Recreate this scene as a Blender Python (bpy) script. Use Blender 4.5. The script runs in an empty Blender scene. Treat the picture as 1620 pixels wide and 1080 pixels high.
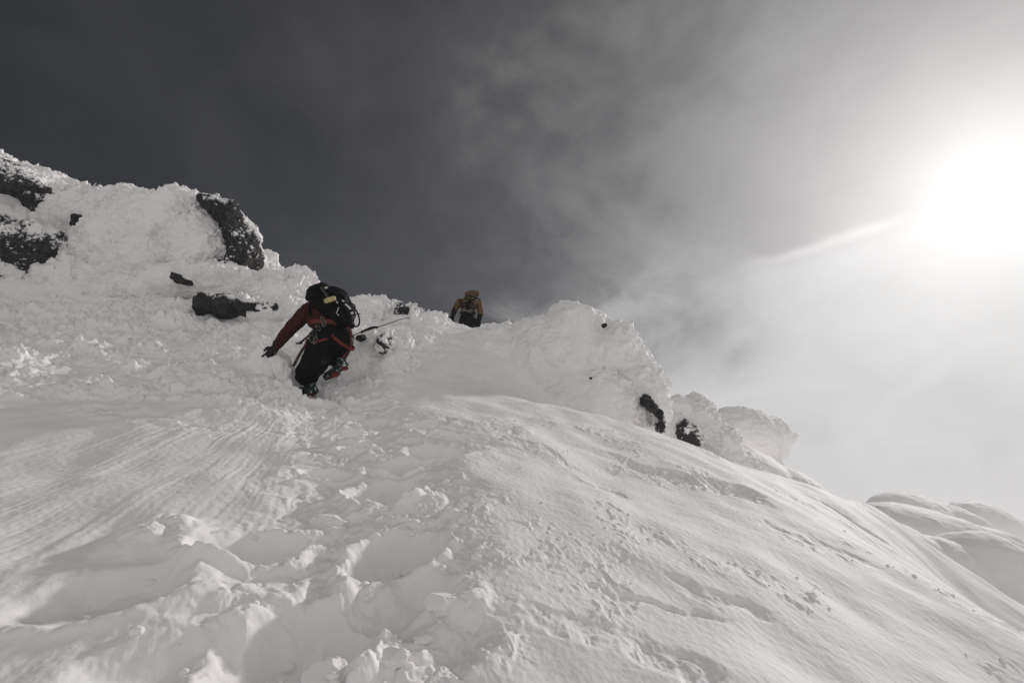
import bpy, bmesh, math, random
import numpy as np
from mathutils import Vector, Matrix

random.seed(7)
SC = bpy.context.scene
COL = SC.collection
RAD = math.radians

# ------------------------------------------------------------------ camera
CAMH, PITCH, LENS = 1.5, 25.0, 18.0
FPX = 1620 * LENS / 36.0
cd = bpy.data.cameras.new('camera'); cam = bpy.data.objects.new('camera', cd); COL.objects.link(cam)
cd.lens = LENS; cd.sensor_width = 36.0; cd.clip_start = 0.05; cd.clip_end = 3000
cam.location = (0, 0, CAMH); cam.rotation_euler = (RAD(90 + PITCH), 0, 0)
SC.camera = cam
CAM = np.array([0, 0, CAMH]); _c, _s = math.cos(RAD(PITCH)), math.sin(RAD(PITCH))
RT, UP, FW = np.array([1., 0, 0]), np.array([0, -_s, _c]), np.array([0, _c, _s])

def ray(px, py):
    return FW + (px - 810) / FPX * RT + (540 - py) / FPX * UP
def P(px, py, t):                       # a place in the scene at t metres in front of the viewer
    return CAM + t * ray(px, py)
def G(px, py, y):                       # the same, given its distance on the map
    r = ray(px, py); return CAM + r * (y / r[1])

# ------------------------------------------------------------------ sun and sky
SUN = ray(1560, 300); SUN = SUN / np.linalg.norm(SUN)
SUN_EL = math.asin(SUN[2]); SUN_AZ = math.atan2(SUN[0], SUN[1])
sd = bpy.data.lights.new('sun', 'SUN'); sun = bpy.data.objects.new('sun', sd); COL.objects.link(sun)
sd.energy = 1.9; sd.angle = RAD(3.5); sd.color = (1.0, 0.965, 0.945)
sun.rotation_euler = Vector(tuple(SUN)).to_track_quat('Z', 'Y').to_euler()
sun.location = (30, 30, 40)

def build_world():
    w = bpy.data.worlds.new('World'); SC.world = w; w.use_nodes = True
    nt = w.node_tree; nt.nodes.clear(); L = nt.links
    def N(t, **k):
        n = nt.nodes.new(t)
        for a, b in k.items(): setattr(n, a, b)
        return n
    def sock(n, i, v):
        if hasattr(v, 'is_linked') or isinstance(v, bpy.types.NodeSocket): L.new(v, n.inputs[i])
        else: n.inputs[i].default_value = v
    def M(op, a, b=0.0, c=None, clamp=False):
        n = N('ShaderNodeMath', operation=op, use_clamp=clamp)
        sock(n, 0, a); sock(n, 1, b)
        if c is not None: sock(n, 2, c)
        return n.outputs[0]
    def smooth(x, lo, hi):
        n = N('ShaderNodeMapRange', interpolation_type='SMOOTHSTEP')
        sock(n, 0, x); n.inputs[1].default_value = lo; n.inputs[2].default_value = hi
        return n.outputs[0]
    def mixc(f, a, b):
        n = N('ShaderNodeMix', data_type='RGBA'); sock(n, 0, f); sock(n, 6, a); sock(n, 7, b); return n.outputs[2]
    def scl(col, v):
        n = N('ShaderNodeVectorMath', operation='SCALE'); sock(n, 0, col); sock(n, 3, v); return n.outputs[0]
    def add(a, b):
        n = N('ShaderNodeVectorMath', operation='ADD'); sock(n, 0, a); sock(n, 1, b); return n.outputs[0]
    tc = N('ShaderNodeTexCoord')
    nrm = N('ShaderNodeVectorMath', operation='NORMALIZE'); L.new(tc.outputs['Generated'], nrm.inputs[0])
    D = nrm.outputs[0]
    dt = N('ShaderNodeVectorMath', operation='DOT_PRODUCT'); L.new(D, dt.inputs[0]); dt.inputs[1].default_value = tuple(SUN)
    ang = M('MULTIPLY', M('ARCCOSINE', M('MINIMUM', dt.outputs['Value'], 0.99999)), 57.29578)
    sx = N('ShaderNodeSeparateXYZ'); L.new(D, sx.inputs[0])
    el = M('MULTIPLY', M('ARCSINE', sx.outputs[2]), 57.29578)
    # clouds: two sizes of drifting vapour
    mp = N('ShaderNodeMapping'); L.new(D, mp.inputs[0])
    mp.inputs['Rotation'].default_value = (0.3, 0.5, 0.7); mp.inputs['Scale'].default_value = (1.0, 1.0, 1.3)
    n1 = N('ShaderNodeTexNoise'); L.new(mp.outputs[0], n1.inputs['Vector'])
    n1.inputs['Scale'].default_value = 3.2; n1.inputs['Detail'].default_value = 7; n1.inputs['Roughness'].default_value = 0.52; n1.inputs['Distortion'].default_value = 0.35
    n2 = N('ShaderNodeTexNoise'); L.new(mp.outputs[0], n2.inputs['Vector'])
    n2.inputs['Scale'].default_value = 8.5; n2.inputs['Detail'].default_value = 6; n2.inputs['Roughness'].default_value = 0.55; n2.inputs['Distortion'].default_value = 0.6
    c1 = M('SUBTRACT', n1.outputs[0], 0.5); c2 = M('SUBTRACT', n2.outputs[0], 0.5)
    # light scattered round the veiled sun, broken up by cloud
    aeff = M('MULTIPLY', ang, M('ADD', 1.0, M('ADD', M('MULTIPLY', c1, 0.9), M('MULTIPLY', c2, 0.35))))
    glow = M('MULTIPLY', M('EXPONENT', M('MULTIPLY', aeff, -1 / 21.0)), 0.50)
    core = M('MULTIPLY', M('EXPONENT', M('MULTIPLY', M('POWER', M('DIVIDE', ang, 11.5), 2.0), -1.0)), 0.31)
    core = M('ADD', core, M('MULTIPLY', M('EXPONENT', M('MULTIPLY', M('POWER', M('DIVIDE', ang, 5.5), 2.0), -1.0)), 0.13))
    puff = M('MULTIPLY', smooth(M('ADD', ang, M('ADD', M('MULTIPLY', c1, 46.0), M('MULTIPLY', c2, 24.0))), 46.0, 18.0), M('ADD', 0.12, M('MULTIPLY', c2, 0.16)))
    glow = M('ADD', glow, puff)
    # bright bank of fog lying round the horizon
    eln = M('ADD', M('ADD', el, M('MULTIPLY', M('SUBTRACT', M('MINIMUM', ang, 60.0), 25.0), 0.18)), M('ADD', M('MULTIPLY', c1, 22.0), M('MULTIPLY', c2, 10.0)))
    fogs = smooth(eln, 32.0, 19.0)
    elc = M('ADD', el, M('MULTIPLY', c1, 3.0))
    fogc = smooth(elc, 30.6, 28.2)
    near = smooth(ang, 24.0, 12.0)
    fm = N('ShaderNodeMix', data_type='FLOAT'); sock(fm, 0, near); sock(fm, 2, fogs); sock(fm, 3, fogc)
    fog = fm.outputs[0]
    fogl = M('ADD', M('ADD', 0.52, M('MULTIPLY', smooth(el, 12.0, -12.0), 0.06)), M('ADD', M('MULTIPLY', M('EXPONENT', M('MULTIPLY', ang, -1 / 22.0)), 0.18), M('MULTIPLY', c2, 0.16)))
    rim = M('MULTIPLY', M('EXPONENT', M('MULTIPLY', M('POWER', M('DIVIDE', M('SUBTRACT', elc, 29.9), 0.55), 2.0), -1.0)),
            M('MULTIPLY', M('MULTIPLY', smooth(ang, 21.0, 13.0), smooth(ang, 4.0, 8.0)), 0.16))
    sky = N('ShaderNodeTexSky', sky_type='NISHITA'); sky.sun_disc = False
    sky.sun_elevation = SUN_EL; sky.sun_rotation = SUN_AZ; sky.altitude = 1500; sky.dust_density = 2.0; sky.air_density = 1.0
    hs = N('ShaderNodeHueSaturation'); hs.inputs['Saturation'].default_value = 0.75; hs.inputs['Value'].default_value = 0.062
    L.new(sky.outputs[0], hs.inputs['Color'])
    veil = add(hs.outputs[0], scl((1.0, 0.965, 0.955), M('MULTIPLY', glow, 10.0)))
    # even cloud added to the unseen sky behind the viewer, brightening the shade
    rear = smooth(sx.outputs[1], 0.40, -0.35)
    veil = mixc(rear, veil, scl((1.0, 0.975, 0.968), M('MULTIPLY', M('ADD', 0.31, M('MULTIPLY', c1, 0.15)), 10.0)))
    bank = scl((1.0, 0.990, 0.988), M('MULTIPLY', fogl, 10.0))
    tot = mixc(fog, veil, bank)
    tot = add(tot, scl((1.0, 0.99, 0.97), M('MULTIPLY', M('ADD', core, rim), 10.0)))
    bg = N('ShaderNodeBackground'); L.new(tot, bg.inputs[0]); bg.inputs[1].default_value = 0.1
    out = N('ShaderNodeOutputWorld'); L.new(bg.outputs[0], out.inputs[0])
build_world()
SC.view_settings.view_transform = 'Standard'; SC.view_settings.look = 'None'
SC.view_settings.exposure = 0.10; SC.view_settings.gamma = 1.0; SC.view_settings.use_curve_mapping = False
SC.render.engine = 'CYCLES'
SC.cycles.max_bounces = 8; SC.cycles.diffuse_bounces = 5; SC.cycles.volume_bounces = 1
SC.cycles.use_denoising = True; SC.cycles.sample_clamp_indirect = 6.0

# ------------------------------------------------------------------ noise
def _perm(seed):
    p = np.random.RandomState(seed).permutation(256).astype(np.int32); return np.concatenate([p, p])
_PT = [_perm(100 + i) for i in range(12)]
_ga = np.arange(256) * (2 * np.pi / 256) * 37.0
_G2 = np.stack([np.cos(_ga), np.sin(_ga)], 1).astype(np.float32)
_g3 = np.random.RandomState(5).normal(size=(256, 3)); _G3 = (_g3 / np.linalg.norm(_g3, axis=1)[:, None]).astype(np.float32)
def _fade(t): return t * t * t * (t * (t * 6 - 15) + 10)
def n2(x, y, seed=0):
    p = _PT[seed % 12]; xf = np.floor(x); yf = np.floor(y)
    xi = xf.astype(np.int32) & 255; yi = yf.astype(np.int32) & 255
    fx = (x - xf).astype(np.float32); fy = (y - yf).astype(np.float32)
    def g(ix, iy, dx, dy):
        h = _G2[p[p[ix & 255] + (iy & 255)]]; return h[..., 0] * dx + h[..., 1] * dy
    u, v = _fade(fx), _fade(fy)
    a = g(xi, yi, fx, fy); b = g(xi + 1, yi, fx - 1, fy); c = g(xi, yi + 1, fx, fy - 1); d = g(xi + 1, yi + 1, fx - 1, fy - 1)
    a = a + u * (b - a); c = c + u * (d - c); return (a + v * (c - a)) * 1.5
def n3(q, seed=0):
    p = _PT[seed % 12]; qf = np.floor(q); qi = qf.astype(np.int32) & 255; f = (q - qf).astype(np.float32)
    u, v, w = _fade(f[:, 0]), _fade(f[:, 1]), _fade(f[:, 2])
    def g(i, j, k):
        h = _G3[p[p[p[(qi[:, 0] + i) & 255] + ((qi[:, 1] + j) & 255)] + ((qi[:, 2] + k) & 255)]]
        return h[:, 0] * (f[:, 0] - i) + h[:, 1] * (f[:, 1] - j) + h[:, 2] * (f[:, 2] - k)
    def lx(j, k): a = g(0, j, k); return a + u * (g(1, j, k) - a)
    a = lx(0, 0); a = a + v * (lx(1, 0) - a); b = lx(0, 1); b = b + v * (lx(1, 1) - b)
    return (a + w * (b - a)) * 1.6
def fbm2(x, y, o=4, seed=0, gain=0.5):
    s = 0; a = 1.0
    for i in range(o): s = s + a * n2(x * 2**i + 17.3 * i, y * 2**i - 9.1 * i, seed + i); a *= gain
    return s
def bil2(x, y, o=3, seed=0, gain=0.5):          # rounded lumps parted by creases
    s = 0; a = 1.0
    for i in range(o): s = s + a * np.abs(n2(x * 2**i + 5.7 * i, y * 2**i + 3.3 * i, seed + i)); a *= gain
    return s
def fbm3(q, o=4, seed=0, gain=0.5):
    s = 0; a = 1.0
    for i in range(o): s = s + a * n3(q * 2**i + 11.7 * i, seed + i); a *= gain
    return s
def bil3(q, o=3, seed=0, gain=0.5):
    s = 0; a = 1.0
    for i in range(o): s = s + a * np.abs(n3(q * 2**i + 4.1 * i, seed + i)); a *= gain
    return s
def sst(x, lo, hi):
    t = np.clip((x - lo) / (hi - lo), 0, 1); return t * t * (3 - 2 * t)

# ------------------------------------------------------------------ mesh helpers
def mesh_from(name, v, quads, tris=None):
    me = bpy.data.meshes.new(name); v = np.asarray(v, np.float32)
    me.vertices.add(len(v)); me.vertices.foreach_set('co', v.ravel())
    nq = len(quads); nt = 0 if tris is None else len(tris)
    lv = np.asarray(quads, np.int32).ravel()
    if nt: lv = np.concatenate([lv, np.asarray(tris, np.int32).ravel()])
    me.loops.add(len(lv)); me.loops.foreach_set('vertex_index', lv)
    ls = np.concatenate([np.arange(nq) * 4, nq * 4 + np.arange(nt) * 3]).astype(np.int32)
    me.polygons.add(nq + nt); me.polygons.foreach_set('loop_start', ls)
    me.update(calc_edges=True); me.polygons.foreach_set('use_smooth', np.ones(nq + nt, bool))
    return me
def link(name, me, mat=None, parent=None):
    o = bpy.data.objects.new(name, me); COL.objects.link(o)
    if mat: me.materials.append(mat)
    if parent: o.parent = parent
    return o
def tag(o, label=None, cat=None, group=None, kind=None):
    if label: o['label'] = label
    if cat: o['category'] = cat
    if group: o['group'] = group
    if kind: o['kind'] = kind
    return o
def empty(name, loc):
    o = bpy.data.objects.new(name, None); COL.objects.link(o); o.location = tuple(loc); o.empty_display_size = 0.1; return o
def keep(child, parent):                # parent without moving (parents here only carry a location)
    child.parent = parent; child.matrix_parent_inverse = Matrix.Translation(-parent.location)
def fattr(me, name, vals):
    a = me.attributes.new(name, 'FLOAT', 'POINT'); a.data.foreach_set('value', np.asarray(vals, np.float32))

# ------------------------------------------------------------------ materials
def new_mat(name):
    m = bpy.data.materials.new(name); m.use_nodes = True
    return m, m.node_tree, m.node_tree.nodes['Principled BSDF']
def mat_snow(name, col, grain=260.0, bump=0.22, dist=0.003, lump=48.0):
    m, nt, b = new_mat(name); L = nt.links
    b.inputs['Base Color'].default_value = (*col, 1); b.inputs['Roughness'].default_value = 0.75
    b.inputs['Specular IOR Level'].default_value = 0.25
    tc = nt.nodes.new('ShaderNodeTexCoord')
    a = nt.nodes.new('ShaderNodeTexNoise'); a.inputs['Scale'].default_value = grain; a.inputs['Detail'].default_value = 3
    c = nt.nodes.new('ShaderNodeTexNoise'); c.inputs['Scale'].default_value = lump; c.inputs['Detail'].default_value = 4
    for n in (a, c): L.new(tc.outputs['Object'], n.inputs['Vector'])
    b1 = nt.nodes.new('ShaderNodeBump'); b1.inputs['Strength'].default_value = bump; b1.inputs['Distance'].default_value = dist * 3
    b2 = nt.nodes.new('ShaderNodeBump'); b2.inputs['Strength'].default_value = bump; b2.inputs['Distance'].default_value = dist
    L.new(c.outputs[0], b1.inputs['Height']); L.new(a.outputs[0], b2.inputs['Height']); L.new(b1.outputs[0], b2.inputs['Normal'])
    L.new(b2.outputs[0], b.inputs['Normal'])
    return m
def mat_rock(name):
    m, nt, b = new_mat(name); L = nt.links
    tc = nt.nodes.new('ShaderNodeTexCoord')
    a = nt.nodes.new('ShaderNodeTexNoise'); a.inputs['Scale'].default_value = 9; a.inputs['Detail'].default_value = 8; a.inputs['Roughness'].default_value = 0.65
    L.new(tc.outputs['Object'], a.inputs['Vector'])
    cr = nt.nodes.new('ShaderNodeValToRGB'); L.new(a.outputs[0], cr.inputs[0])
    cr.color_ramp.elements[0].position = 0.35; cr.color_ramp.elements[0].color = (0.010, 0.010, 0.011, 1)
    cr.color_ramp.elements[1].position = 0.72; cr.color_ramp.elements[1].color = (0.055, 0.053, 0.050, 1)
    at = nt.nodes.new('ShaderNodeAttribute'); at.attribute_name = 'rime'
    mx = nt.nodes.new('ShaderNodeMix'); mx.data_type = 'RGBA'
    L.new(at.outputs['Fac'], mx.inputs[0]); L.new(cr.outputs[0], mx.inputs[6]); mx.inputs[7].default_value = (0.84, 0.835, 0.83, 1)
    L.new(mx.outputs[2], b.inputs['Base Color']); b.inputs['Roughness'].default_value = 0.8
    b.inputs['Specular IOR Level'].default_value = 0.2
    bp = nt.nodes.new('ShaderNodeBump'); bp.inputs['Strength'].default_value = 0.6; bp.inputs['Distance'].default_value = 0.03
    L.new(a.outputs[0], bp.inputs['Height']); L.new(bp.outputs[0], b.inputs['Normal'])
    return m
def mat_cloth(name, col, rough=0.85, var=0.35, dust=0.0, bump=0.3, scale=14.0, metal=0.0):
    m, nt, b = new_mat(name); L = nt.links
    tc = nt.nodes.new('ShaderNodeTexCoord')
    a = nt.nodes.new('ShaderNodeTexNoise'); a.inputs['Scale'].default_value = scale; a.inputs['Detail'].default_value = 5
    L.new(tc.outputs['Object'], a.inputs['Vector'])
    mx = nt.nodes.new('ShaderNodeMix'); mx.data_type = 'RGBA'
    L.new(a.outputs[0], mx.inputs[0])
    mx.inputs[6].default_value = (*[c * (1 - var) for c in col], 1); mx.inputs[7].default_value = (*[min(1, c * (1 + var)) for c in col], 1)
    last = mx.outputs[2]
    if dust:
        d = nt.nodes.new('ShaderNodeTexNoise'); d.inputs['Scale'].default_value = 26; d.inputs['Detail'].default_value = 6; d.inputs['Roughness'].default_value = 0.7
        L.new(tc.outputs['Object'], d.inputs['Vector'])
        mr = nt.nodes.new('ShaderNodeMapRange'); L.new(d.outputs[0], mr.inputs[0])
        mr.inputs[1].default_value = 0.72 - dust; mr.inputs[2].default_value = 0.76 - dust
        m2 = nt.nodes.new('ShaderNodeMix'); m2.data_type = 'RGBA'
        L.new(mr.outputs[0], m2.inputs[0]); L.new(last, m2.inputs[6]); m2.inputs[7].default_value = (0.8, 0.8, 0.8, 1); last = m2.outputs[2]
    L.new(last, b.inputs['Base Color']); b.inputs['Roughness'].default_value = rough; b.inputs['Metallic'].default_value = metal
    b.inputs['Specular IOR Level'].default_value = 0.12
    bp = nt.nodes.new('ShaderNodeBump'); bp.inputs['Strength'].default_value = bump; bp.inputs['Distance'].default_value = 0.01
    L.new(a.outputs[0], bp.inputs['Height']); L.new(bp.outputs[0], b.inputs['Normal'])
    return m
SNOW = mat_snow('snow', (0.88, 0.862, 0.860))
RIME = mat_snow('rime', (0.88, 0.862, 0.860), grain=120, bump=0.5, dist=0.006, lump=22)
ROCK = mat_rock('dark_rock')

# ------------------------------------------------------------------ terrain base
CP = np.array([G(*c) for c in [
    (0, 1080, 2.0), (400, 1080, 2.0), (810, 1080, 2.1), (1200, 1080, 2.5), (1620, 1080, 3.3),
    (0, 850, 2.9), (400, 850, 3.0), (810, 850, 3.0), (1200, 850, 3.9), (1450, 900, 4.3), (1620, 1000, 4.2),
    (0, 700, 4.2), (400, 700, 4.5), (640, 700, 4.5), (810, 700, 4.7), (1000, 750, 4.8), (1200, 760, 5.8),
    (0, 560, 6.5), (250, 600, 6.0), (485, 625, 6.3), (600, 600, 6.8), (700, 600, 7.6), (650, 525, 9.8), (740, 520, 11.0),
    (830, 645, 6.5), (930, 655, 7.0), (1040, 688, 7.2), (1150, 728, 7.2), (1310, 775, 7.2),
    (1478, 933, 5.0), (1385, 797, 8.3), (1440, 885, 6.5), (1560, 985, 7.0), (1540, 935, 9.0),
    (0, 500, 8.9), (200, 500, 9.2), (400, 512, 9.4), (130, 420, 11.0), (0, 340, 11.8), (0, 262, 13.6), (200, 330, 13.6), (330, 340, 13.6),
    (430, 440, 12.6), (430, 567, 6.35), (345, 578, 6.3), (490, 450, 12.5), (560, 487, 12.2), (640, 497, 12.0), (700, 513, 11.4), (860, 530, 11.5),
    ]] + [np.array(p) for p in [
    (0, 0, 0.0), (-2, -1.5, -0.8), (2, -1.5, -1.5), (4.5, 1.0, -0.9), (-4, 1.0, 0.75), (7.5, 3.5, -0.8),
    (1.2, 9.0, 4.1), (2.4, 9.4, 3.5), (4.2, 9.6, 2.3), (6.0, 11.5, 1.6), (9.5, 9.5, 0.6), (9, 13, 0.6),
    (-0.9, 12.0, 6.75), (-0.5, 14.5, 7.0), (-5, 17.5, 7.6), (-12, 19, 12.5), (-19, 15, 14.0), (3, 14.5, 4.2), (-9, 3.5, 3.6), (-16, 7, 7.6)]])

def tps_fit(p, z, lam):
    n = len(p); d = np.linalg.norm(p[:, None] - p[None], axis=2)
    K = np.where(d > 0, d * d * np.log(np.maximum(d, 1e-9)), 0) + lam * np.eye(n)
    Q = np.concatenate([np.ones((n, 1)), p], 1)
    A = np.block([[K, Q], [Q.T, np.zeros((3, 3))]])
    return np.linalg.solve(A, np.concatenate([z, np.zeros(3)]))
_W = tps_fit(CP[:, :2], CP[:, 2], 0.12)
def base(x, y):
    x = np.asarray(x, np.float64); y = np.asarray(y, np.float64); sh = x.shape; x = x.ravel(); y = y.ravel()
    xc = np.clip(x, -22, 12); yc = np.clip(y, -3, 19)          # beyond the surveyed ground the mountain just falls away
    z = _W[-3] + _W[-2] * xc + _W[-1] * yc
    for i, (a, b) in enumerate(CP[:, :2]):
        d2 = (xc - a)**2 + (yc - b)**2; z += _W[i] * 0.5 * d2 * np.log(np.maximum(d2, 1e-12))
    z -= 0.62 * np.hypot(x - xc, y - yc)
    return z.reshape(sh)
def hit(px, py):                        # where a line of sight first meets the base slope
    r = ray(px, py); t = np.arange(1.0, 30, 0.02); q = CAM + t[:, None] * r
    k = np.argmax(q[:, 2] < base(q[:, 0], q[:, 1])); return q[k], t[k]
def H(px, py): return hit(px, py)[0]

# ------------------------------------------------------------------ snow slope with its tracks
def polyline_dist(x, y, pts):           # distance to a path, and which side of it (+ right when walking along)
    best = np.full(x.shape, 1e9); side = np.zeros(x.shape); along = np.zeros(x.shape); acc = 0.0
    for (ax, ay), (bx, by) in zip(pts[:-1], pts[1:]):
        dx, dy = bx - ax, by - ay; l2 = dx * dx + dy * dy; l = math.sqrt(l2)
        t = np.clip(((x - ax) * dx + (y - ay) * dy) / l2, 0, 1)
        d = np.hypot(x - ax - t * dx, y - ay - t * dy); m = d < best
        best = np.where(m, d, best); side = np.where(m, (x - ax) * dy - (y - ay) * dx, side); along = np.where(m, acc + t * l, along); acc += l
    return best, np.sign(side), along

TRAIL_PX = [(470, 1130), (520, 1010), (560, 900), (590, 830), (590, 760), (580, 700), (545, 650), (510, 625)]
HOLES = [  # (px, py, half width m, half length m, turn deg, depth m)
    (470, 1000, .27, .34, -14, .34), (640, 930, .26, .22, 10, .20), (622, 858, .20, .24, -8, .30), (385, 868, .25, .17, 12, .36),
    (610, 765, .22, .22, -10, .26), (690, 712, .26, .15, -20, .22), (520, 738, .17, .12, 0, .14), (565, 700, .15, .14, 0, .17),
    (640, 728, .20, .12, 0, .18), (545, 655, .20, .20, 0, .22), (488, 626, .26, .20, 0, .42), (590, 660, .20, .14, 0, .12), (660, 672, .3, .14, 0, .14), (720, 690, .3, .12, -15, .13),
    (150, 950, .34, .22, 25, .16), (300, 1045, .3, .25, 20, .12), (690, 1000, .22, .2, 0, .10), (455, 575, .35, .25, 0, .10)]
MOUNDS = [  # heaped snow beside the tracks
    (262, 855, .24, .17, 20, .20), (300, 905, .16, .16, 0, .12), (480, 835, .22, .10, 18, .13), (560, 800, .14, .10, 0, .10),
    (410, 925, .26, .10, 32, .12), (335, 985, .26, .09, 38, .10), (530, 690, .15, .10, 0, .10), (660, 775, .16, .14, 0, .10),
    (600, 905, .18, .08, 0, .08), (520, 1055, .20, .08, 5, .12), (640, 1030, .12, .08, 0, .10), (700, 960, .14, .10, 0, .10), (740, 735, .14, .10, 0, .04),
    (320, 600, .5, .28, 5, .12), (390, 615, .2, .2, 0, .08), (428, 574, .30, .24, 0, .36), (570, 575, .35, .35, 0, .10), (640, 605, .5, .3, 0, .06)]
DENTS = [  # wind scoops on the open slope
    (1045, 748, .38, .17, -20, .14), (1155, 772, .34, .22, -25, .17), (1000, 735, .4, .10, -20, .05), (880, 725, .26, .08, -30, .05),
    (960, 770, .24, .07, -28, .05), (1240, 835, .22, .09, -25, .06), (1330, 862, .24, .09, -25, .06), (1345, 822, .5, .16, -22, .14),
    (1040, 950, .40, .05, 6, .05), (1130, 945, .22, .08, 5, .07), (900, 985, .30, .05, 0, .04), (930, 1000, .10, .10, 0, .05), (1080, 1075, .25, .14, -30, .08)]

def snow_detail(x, y, r):
    """height of the snow's relief above the base slope; r = distance for fading what is too fine to see"""
    s = y * 1.16
    wx = x + 0.055 * fbm2(x * 2.2, s * 2.2, 3, 1, .42); ws = s + 0.055 * fbm2(x * 2.2 + 31, s * 2.2 + 7, 3, 2, .42)
    h = 0.05 * fbm2(x * .55, s * .55, 3, 3) + 0.025 * fbm2(x * 1.7, s * 1.7, 2, 4)
    tp = [tuple(H(*p)[:2]) for p in TRAIL_PX]
    td, side, along = polyline_dist(wx, ws / 1.16, tp)
    # churned ground along the steps
    churn = sst(td, 0.95, 0.25) * sst(y, 7.6, 6.4)
    right_edge = sst(td, 0.62, 0.50)
    churn = np.where(side > 0, np.maximum(churn * 0.35, sst(td, 0.70, 0.45) * sst(y, 7.6, 6.4)), churn)
    wide = 0.6 * sst(y, 4.0, 4.8) * sst(y, 6.0, 5.2) * sst(np.abs(wx + 0.55), 1.0, 0.5)          # broken steps fan out higher up
    churn = np.maximum(churn, wide)
    h -= 0.07 * sst(td, 0.75, 0.20) * sst(y, 6.8, 5.8)
    def put(lst, sign, sharp):
        nonlocal h
        hh = np.zeros_like(h); rim = np.zeros_like(h)
        for (px, py, a, b, rot, dep) in lst:
            c = H(px, py); th = RAD(rot); dx = wx - c[0]; ds = ws - c[1] * 1.16
            u = (dx * math.cos(th) + ds * math.sin(th)) / a; v = (-dx * math.sin(th) + ds * math.cos(th)) / b
            q = np.sqrt(u * u + v * v)
            if sign > 0: q = q / 1.3
            f = dep * sst(q, 1.25, 1.25 - sharp) if sign > 0 or sharp < .93 else dep * sst(q, 1.25, .55) * (0.72 + 0.45 * np.clip(v, -1, 1))
            hh = np.maximum(hh, f)
            if sign < 0: rim = np.maximum(rim, dep * 0.16 * np.exp(-((q - 1.28) / 0.22)**2) * sst(-v, -1.0, 0.6))
        return hh, rim
    mh, _ = put(MOUNDS, 1, 1.0)
    h += 0.5 * mh * (0.7 + 0.5 * bil2(wx * 5, ws * 5, 3, 5))
    hh, rim = put(HOLES, -1, 0.95)
    hh = hh * 0.66
    lump = bil2(wx * 4.3, ws * 4.3, 3, 6, 0.55)
    h += rim * (0.6 + 0.8 * lump)
    h -= hh * (1 + 0.25 * fbm2(x * 6, s * 6, 2, 9))
    wx = wx + 0.07 * fbm2(x * 5, s * 5, 3, 7); ws = ws + 0.07 * fbm2(x * 5 + 40, s * 5, 3, 8)
    dh, _ = put(DENTS, -1, 0.9); dh = dh * 0.32
    edge = np.clip(dh / 0.05, 0, 1)
    h -= dh
    lumps = 0.048 * (bil2(wx * 3.1, ws * 3.6, 2, 6, .5) - 0.35) + 0.018 * sst(bil2(wx * 7, ws * 7, 3, 7, .6), .25, 1.0) * sst(fbm2(x * 1.8, s * 1.8, 2, 3), -.45, .4) + 0.010 * (bil2(x * 24, s * 24, 2, 8) - .3) * sst(n2(x * 3, s * 3, 4), -.1, .5)
    hole_in = np.clip(hh / 0.10, 0, 1)
    h += churn * lumps * (1 - 0.65 * hole_in)
    # crumbs spilled on the right bank and at the lip of the scoops
    pat = sst(fbm2(x * 1.1 + 3, s * 1.1, 3, 2), 0.10, 0.45)
    bank = sst(td, 1.5, 0.5) * (side > 0) * sst(y, 4.2, 3.0)
    crumb = np.maximum.reduce([pat * 0.28 * sst(x, -0.2, 0.6), bank * 0.45 * sst(fbm2(x * 2.2, s * 2.2, 2, 6), -.3, .4), edge * 0.75])
    crumb *= sst(y, 7.5, 6.0)
    cn = fbm2(wx * 12, ws * 12, 3, 10); h += crumb * 0.034 * sst(cn, 0.0, 0.8) + crumb * 0.010 * fbm2(x * 38, s * 38, 2, 3)
    # wind-packed skin on the open slope: shallow ridges running down to the right
    dirx, dirs = math.cos(RAD(-32)), math.sin(RAD(-32))
    a1 = x * dirx + s * dirs; a2 = -x * dirs + s * dirx
    open_ = sst(x, -0.5, 0.5) * (1 - churn)
    ridg = 1 - np.abs(n2(a1 * 0.9 + .5 * n2(x * 2, s * 2, 1), a2 * 4.2, 5)) * 2
    h += open_ * (0.003 * np.clip(ridg, 0, 1) * sst(fbm2(x * .9, s * .9 + 9, 2, 8), -0.15, 0.5) + 0.0016 * fbm2(a1 * 4, a2 * 9, 3, 6))
    # runnels left by sliding snow, fanning out below the leading climber
    ap = H(470, 585); ax, ay = ap[0] + 0.15, ap[1] + 0.3
    phi = np.arctan2(x - ax, ay - y); rho = np.hypot(x - ax, y - ay)
    fan = sst(rho, 0.6, 1.5) * sst(x, 0.1, -0.7) * sst(y, 6.6, 5.6) * (1 - churn) * sst(phi, -1.25, -0.9)
    pw = phi + 0.012 * n2(x * 2.0, s * 2.0, 4)
    run = 0.6 * n2(pw * 13, rho * 0.35, 7) + 1.1 * (0.4 - np.abs(n2(pw * 24, rho * 0.4, 8))) + 0.8 * (0.4 - np.abs(n2(pw * 52, rho * 0.6, 9)))
    gate = sst(fbm2(x * 1.3, s * 1.3, 2, 11), -0.5, 0.3)
    h += fan * (0.25 + 0.75 * gate) * 0.010 * run
    h += fan * 0.0015 * fbm2(x * 22, s * 22, 2, 5)
    # rimed, wind-torn snow on the upper left
    ul = sst(x, -1.2, -2.6) * sst(y, 4.3, 6.2)
    pt = sst(fbm2(x * .8 + .4 * s, s * 1.6, 3, 1), -0.15, 0.25)
    rl = 0.20 * (bil2(wx * 1.3, ws * 1.8, 5, 2, .58) - .4) + 0.055 * (bil2(wx * 6.5, ws * 7, 4, 4, .68) - .45)
    h += ul * (0.3 + 0.7 * pt) * rl
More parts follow.
